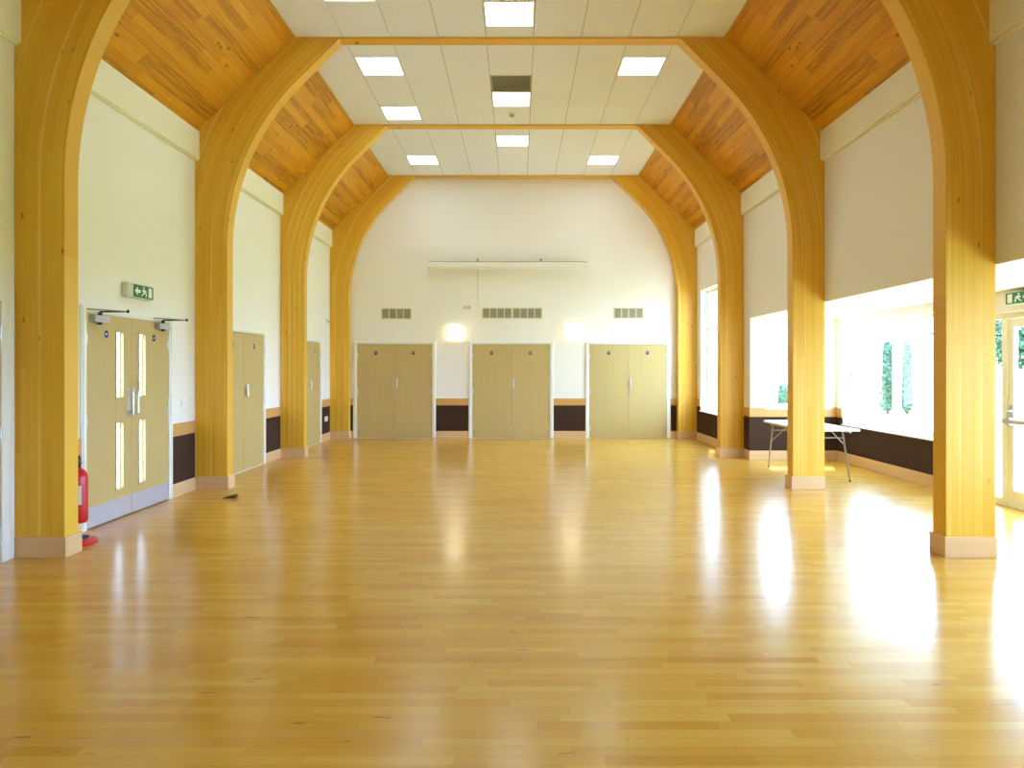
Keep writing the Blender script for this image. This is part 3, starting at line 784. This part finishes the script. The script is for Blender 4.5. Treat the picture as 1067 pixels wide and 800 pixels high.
# ------------------------------------------------------------------ fittings on the door wall
P = local('y', -WX, 1)
def exit_sign(P, s0, s1, z0, z1, label, flip):
    """curved-end housing; green face with arrow, running figure and doorway"""
    c = P((s0 + s1) / 2, 0, z0)
    r = thing('exit_sign', c, label, 'exit sign', 'green exit signs')
    hb = MB(); T = 0.07
    lbox(hb, P, s0, s1, 0, T, z0, z1); hb.build('sign_housing', M['signbody'], r, 0.022, seg=4)
    g0, g1 = (s0 + 0.10, s1 - 0.012) if not flip else (s0 + 0.02, s1 - 0.02)
    f = MB(); lbox(f, P, g0, g1, T + 0.0005, T + 0.004, z0 + 0.014, z1 - 0.014); f.build('green_face', M['green'], r, 0.0015)
    W = g1 - g0; H = z1 - z0 - 0.028; zb = z0 + 0.014; t0, t1 = T + 0.0042, T + 0.006
    # viewed from the room the picture's left is +s or -s
    def S(u): return g0 + u * W
    def poly(pts):
        k = len(w.v); n_ = len(pts)
        w.v += [P(S(u), t0, zb + v * H) for u, v in pts] + [P(S(u), t1, zb + v * H) for u, v in pts]
        w.f.append(tuple(k + i for i in range(n_))); w.mi.append(0); w.f.append(tuple(k + n_ + i for i in reversed(range(n_)))); w.mi.append(0)
        for i in range(n_):
            j = (i + 1) % n_; w.f.append((k + i, k + j, k + n_ + j, k + n_ + i)); w.mi.append(0)
    w = MB()
    poly([(0.06, 0.5), (0.2, 0.85), (0.2, 0.62), (0.34, 0.62), (0.34, 0.38), (0.2, 0.38), (0.2, 0.15)])            # arrow
    poly([(0.5 + 0.035 * math.cos(a), 0.83 + 0.09 * math.sin(a)) for a in [2 * PI * k / 14 for k in range(14)]])    # head
    poly([(0.46, 0.72), (0.55, 0.70), (0.60, 0.50), (0.53, 0.42), (0.47, 0.48)])                                     # trunk
    poly([(0.47, 0.70), (0.40, 0.55), (0.43, 0.50), (0.50, 0.62)]); poly([(0.55, 0.69), (0.66, 0.56), (0.64, 0.50), (0.55, 0.60)])   # arms
    poly([(0.48, 0.48), (0.44, 0.30), (0.37, 0.18), (0.40, 0.12), (0.49, 0.28), (0.54, 0.44)])                       # leg
    poly([(0.53, 0.46), (0.60, 0.30), (0.58, 0.12), (0.63, 0.11), (0.66, 0.32), (0.59, 0.50)])
    poly([(0.74, 0.1), (0.74, 0.9), (0.92, 0.9), (0.92, 0.1)])                                                       # doorway
    w.build('sign_symbols', M['signwhite'], r)
    return r
exit_sign(P, 7.27, 7.78, 2.255, 2.415, 'green running-man exit sign over the glass-slotted door', False)
PB = local('y', BAYX, -1)
rs = exit_sign(PB, 7.19, 7.63, 2.19, 2.335, 'green exit sign over the glazed exit doors', True)
r = thing('switch_plate', P(8.62, 0, 1.06), 'white switch plate beside the frame of the glass-slotted door', 'switch', 'wall switches and sockets')
b = MB(); lbox(b, P, 8.56, 8.70, 0, 0.01, 1.04, 1.16); b.build('face_plate', M['plate'], r, 0.003)
for q in (8.60, 8.66):
    b = MB(); lbox(b, P, q - 0.012, q + 0.012, 0.0101, 0.015, 1.075, 1.125); b.build('rocker', M['plate'], r)
r = thing('wall_socket', P(14.97, 0.01, 0.44), 'white socket on the brown dado by the end wall corner', 'socket', 'wall switches and sockets')
b = MB(); lbox(b, P, 14.86, 15.08, 0.0105, 0.022, 0.41, 0.51); b.build('face_plate', M['plate'], r, 0.003)
for q in (14.92, 15.02):
    b = MB(); lbox(b, P, q - 0.012, q - 0.006, 0.022, 0.0225, 0.44, 0.455); lbox(b, P, q + 0.006, q + 0.012, 0.022, 0.0225, 0.44, 0.455); lbox(b, P, q - 0.004, q + 0.004, 0.022, 0.0225, 0.468, 0.485)
    b.build('socket_holes', M['black'], r)
r = thing('motion_sensor', P(15.05, 0, 2.52), 'small white motion sensor on the wall beside the farthest arch', 'sensor')
b = MB(); lbox(b, P, 15.0, 15.10, 0, 0.03, 2.47, 2.58); b.build('sensor_housing', M['plate'], r, 0.006)
MB().lathe(P(15.05, 0.045, 2.495), [(0.012, 0), (0.024, 0.012), (0.024, 0.03), (0.012, 0.045)], 14).build('sensor_lens', M['signbody'], r, smooth=True)

# fire extinguisher, red floor stand ring, door wedge
ex, ey = -3.868, 6.42
r = thing('fire_extinguisher', (ex, ey, 0.13), 'red fire extinguisher on the wall between arch leg and door frame', 'fire extinguisher')
z0 = 0.13
MB().lathe((ex, ey, z0), [(0.06, 0), (0.072, 0.012), (0.075, 0.03), (0.075, 0.40), (0.068, 0.44), (0.045, 0.475), (0.022, 0.49), (0.022, 0.50)], 28).build('cylinder', M['red'], r, smooth=True)
lb = MB()
for k in range(14):
    a0 = -PI * 0.85 + PI * 0.62 * k / 14; a1 = -PI * 0.85 + PI * 0.62 * (k + 1) / 14; q = 0.0757
    lb.face([(ex + q * math.cos(a0), ey + q * math.sin(a0), z0 + 0.17), (ex + q * math.cos(a1), ey + q * math.sin(a1), z0 + 0.17),
             (ex + q * math.cos(a1), ey + q * math.sin(a1), z0 + 0.34), (ex + q * math.cos(a0), ey + q * math.sin(a0), z0 + 0.34)])
lb.build('instruction_label', M['label'], r)
hd = MB(); hd.tube((ex, ey, z0 + 0.50), (ex, ey, z0 + 0.53), 0.02); hd.box(ex - 0.013, ex + 0.013, ey - 0.10, ey + 0.03, z0 + 0.53, z0 + 0.542)
hd.prism([(ey - 0.10, z0 + 0.57), (ey + 0.02, z0 + 0.552), (ey + 0.02, z0 + 0.564), (ey - 0.10, z0 + 0.582)], 'x', ex - 0.012, ex + 0.012)
hd.build('valve_handle', M['black'], r)
hs = MB(); pts = [Vector(p) for p in ((ex, ey - 0.02, z0 + 0.515), (ex - 0.02, ey - 0.085, z0 + 0.49), (ex - 0.02, ey - 0.10, z0 + 0.40), (ex - 0.02, ey - 0.09, z0 + 0.20))]
for p_, q_ in zip(pts, pts[1:]): hs.tube(p_, q_, 0.009)
hs.build('hose', M['black'], r, smooth=True)
wb = MB().box(-WX + 0.0105, ex - 0.0735, ey - 0.03, ey + 0.03, z0 + 0.36, z0 + 0.40); wb.build('wall_bracket', M['black'], r)

r = thing('floor_stand', (-3.66, 6.2, 0), 'low red oval stand on the floor at the foot of the nearest arch leg', 'floor stand')
MB().lathe((-3.69, 6.18, 0.0), [(0.105, 0), (0.11, 0.008), (0.10, 0.03), (0.085, 0.04), (0.06, 0.042)], 32, sx=1.0, sy=1.35).build('base', M['red'], r, smooth=True)
MB().lathe((-3.715, 6.21, 0.0425), [(0.055, 0), (0.055, 0.012), (0.045, 0.018)], 24, sx=1.0, sy=1.3).build('rubber_top', M['black'], r, smooth=True)

o = MB(); o.prism([(-3.36, 0.0), (-3.20, 0.0), (-3.20, 0.042), (-3.22, 0.046), (-3.355, 0.006)], 'y', 8.32, 8.37)
r = thing('door_wedge', (-3.28, 8.35, 0), 'small brown wedge lying on the floor by the second arch leg', 'door wedge')
o.build('wedge_block', M['wedge'], r, 0.003)
k_ = MB()
for i in range(5): k_.box(-3.335 + i * 0.024, -3.327 + i * 0.024, 8.3195, 8.3705, 0.0, 0.012)
k_.build('grip_ribs', M['black'], r)

# ------------------------------------------------------------------ folding table
tx0, tx1, ty0, ty1, tz = 3.83, 4.53, 9.18, 10.80, 0.735
r = thing('folding_table', ((tx0 + tx1) / 2, (ty0 + ty1) / 2, 0), 'white topped folding table with thin metal legs in the window bay', 'table')
MB().box(tx0, tx1, ty0, ty1, tz - 0.028, tz).build('tabletop', M['laminate'], r, 0.006)
ap = MB()
ap.box(tx0 + 0.06, tx0 + 0.085, ty0 + 0.12, ty1 - 0.12, tz - 0.06, tz - 0.0285); ap.box(tx1 - 0.085, tx1 - 0.06, ty0 + 0.12, ty1 - 0.12, tz - 0.06, tz - 0.0285)
ap.build('under_frame', M['tube'], r)
legs = [((4.40, 9.42), (4.57, 9.56)), ((3.95, 9.42), (3.93, 9.52)), ((3.90, 10.58), (3.96, 10.94)), ((4.42, 10.58), (4.56, 10.94))]
for (a, b) in legs:
    lg = MB(); lg.tube((a[0], a[1], tz - 0.0285), (b[0], b[1], 0.012), 0.014, 0.010, 14); lg.tube((b[0], b[1], 0.0), (b[0], b[1], 0.02), 0.014, mi=1)
    lg.build('leg', [M['tube'], M['black']], r, smooth=True)
for (ya, yb) in ((9.43, 9.9), (10.57, 10.1)):
    for xx in (3.95, 4.40):
        pass
br = MB(); br.tube((3.93, 10.62, 0.60), (4.43, 10.62, 0.60), 0.008); br.build('stretcher', M['tube'], r)
br = MB(); br.tube((3.95, 9.435, 0.60), (4.43, 9.445, 0.60), 0.008); br.build('stretcher', M['tube'], r)
br = MB(); br.tube((3.945, 10.70, 0.45), (4.0, 10.25, tz - 0.032), 0.007); br.build('brace', M['tube'], r)
br = MB(); br.tube((4.45, 9.46, 0.50), (4.40, 9.85, tz - 0.032), 0.007); br.build('brace', M['tube'], r)

# ------------------------------------------------------------------ outdoors
struct(MB().box(5.62, 60, -30, 90, -0.25, -0.06).box(-60, -4.2, -30, 90, -0.25, -0.06).box(-4.2, 5.62, FAR + 0.2, 90, -0.25, -0.06), 'ground', M['lawn'], 'sunlit lawn outside the building', 'ground')
struct(MB().box(5.63, 8.4, -4, 13.5, -0.06, -0.02), 'path', M['paving'], 'pale paved strip outside the bay windows', 'path')
struct(MB().box(-20, -4.21, -4, 40, -0.06, -0.02), 'path', M['paving'], 'pale paving added outside to brighten the view through the glass slots', 'path')  # added pale surface, so the door slots look bright

def leaves(mb, c, rx, ry, rz, count, size, shell=0.55):
    for _ in range(count):
        while True:
            p = Vector((random.uniform(-1, 1), random.uniform(-1, 1), random.uniform(-1, 1)))
            if shell < p.length < 1: break
        q = Vector((c[0] + p.x * rx, c[1] + p.y * ry, c[2] + p.z * rz))
        a = Vector((random.gauss(0, 1), random.gauss(0, 1), random.gauss(0, 1))).normalized(); b = a.orthogonal().normalized()
        if random.random() < .5: b = a.cross(b)
        w = a.cross(b).normalized(); s = size * random.uniform(.6, 1.2)
        mb.face([q - b * s, q - w * s * .5, q + b * s, q + w * s * .5])
def column_shrub(x, y, h, rad, label, grp='shrubs on the lawn outside'):
    r = thing('columnar_shrub', (x, y, -0.06), label, 'shrub', grp)
    f = MB(); N = 7
    for k in range(N):
        t = (k + 0.5) / N; leaves(f, (x, y, 0.15 + t * (h - 0.2)), rad * (1.05 - 0.5 * t), rad * (1.05 - 0.5 * t), h / N * 0.8, 260, 0.09, 0.35)
    f.build('foliage', M['leaf'], r)
    MB().tube((x, y, -0.06), (x, y, h * 0.8), 0.06, 0.02).build('trunk', M['bark'], r)
column_shrub(13.0, 24.8, 2.4, 0.27, 'broader of the two clipped columnar shrubs seen through the bay window')
column_shrub(13.58, 24.6, 2.4, 0.18, 'slimmer of the two clipped columnar shrubs seen through the bay window')
column_shrub(9.25, 24.5, 0.95, 0.2, 'low dark shrub seen through the window at the end of the bay')
def tree(x, y, h, crown, label):
    r = thing('garden_tree', (x, y, -0.06), label, 'tree', 'trees beyond the lawn')
    f = MB()
    for k in range(9):
        a = 2 * PI * k / 9; rr = crown * random.uniform(.3, .6)
        leaves(f, (x + math.cos(a) * rr, y + math.sin(a) * rr, h - crown + random.uniform(-.4, .6) * crown), crown * .55, crown * .55, crown * .5, 260, 0.16, 0.3)
    f.build('crown', M['leaf'], r)
    t = MB().tube((x, y, -0.06), (x, y, h - crown), 0.16, 0.1)
    for k in range(4):
        a = PI / 2 * k + .4; t.tube((x, y, h - crown * 1.4), (x + math.cos(a) * crown * .5, y + math.sin(a) * crown * .5, h - crown * .6), .07, .03)
    t.build('trunk', M['bark'], r)
tree(16.4, 21.6, 3.6, 1.2, 'round dark tree seen through the glazed exit door')
tree(20.5, 31.0, 5.0, 2.0, 'bigger tree far behind the lawn, past the glazed exit doors')
r = thing('garden_house', (31, 40, -0.06), 'distant pale house with a grey roof beyond the lawn', 'house')
MB().box(28.5, 35, 38, 44, -0.06, 2.6).build('house_wall', M['brick'], r)
MB().prism([(28.0, 2.6), (35.5, 2.6), (31.75, 4.8)], 'y', 37.6, 44.4).build('roof', M['roof'], r)
for xx in (29.3, 31.2, 33.1):
    MB().box(xx, xx + 1.0, 37.96, 37.999, 0.9, 2.0).build('house_window', M['darkglass'], r)

# ------------------------------------------------------------------ light, camera, colour management
w = bpy.data.worlds.new('sky'); sc.world = w; w.use_nodes = True
nt = w.node_tree; nt.nodes.clear()
out = nt.nodes.new('ShaderNodeOutputWorld'); bg = nt.nodes.new('ShaderNodeBackground')
tc = nt.nodes.new('ShaderNodeTexCoord'); sp = nt.nodes.new('ShaderNodeSeparateXYZ'); rp = nt.nodes.new('ShaderNodeValToRGB')
nt.links.new(tc.outputs['Generated'], sp.inputs[0]); nt.links.new(sp.outputs[2], rp.inputs[0])
e = rp.color_ramp.elements
e[0].position = 0.0; e[0].color = (0.47, 0.65, 1.0, 1); e[1].position = 0.6; e[1].color = (0.41, 0.605, 1.0, 1)
nt.links.new(rp.outputs[0], bg.inputs[0]); bg.inputs[1].default_value = 22.0
nt.links.new(bg.outputs[0], out.inputs[0])

sun = bpy.data.lights.new('sun', 'SUN'); sun.energy = 18.0; sun.angle = math.radians(1.0); sun.color = (1.0, 1.0, 0.96)
so = bpy.data.objects.new('sun', sun); COL.objects.link(so)
d = Vector((-0.3, -1.0, -1.15)).normalized()
so.rotation_euler = d.to_track_quat('-Z', 'Y').to_euler(); so.location = (12, 4, 12)

cam = bpy.data.cameras.new('camera'); co = bpy.data.objects.new('camera', cam); COL.objects.link(co)
cam.sensor_width = 36.0; cam.lens = 36.0 * 740 / 1067
cam.shift_x = -6.5 / 1067; cam.shift_y = -16.0 / 1067
co.location = (0.105, 0, 1.52); co.rotation_euler = (PI / 2, 0, 0)
sc.camera = co

sc.view_settings.view_transform = 'Standard'; sc.view_settings.look = 'None'
sc.view_settings.exposure = 0.35; sc.view_settings.gamma = 1.0; sc.view_settings.use_curve_mapping = False
cy = sc.cycles
cy.use_denoising = True
cy.max_bounces = 10; cy.diffuse_bounces = 6; cy.glossy_bounces = 4; cy.transparent_max_bounces = 12; cy.transmission_bounces = 6
cy.sample_clamp_indirect = 12.0; cy.caustics_reflective = False; cy.caustics_refractive = False
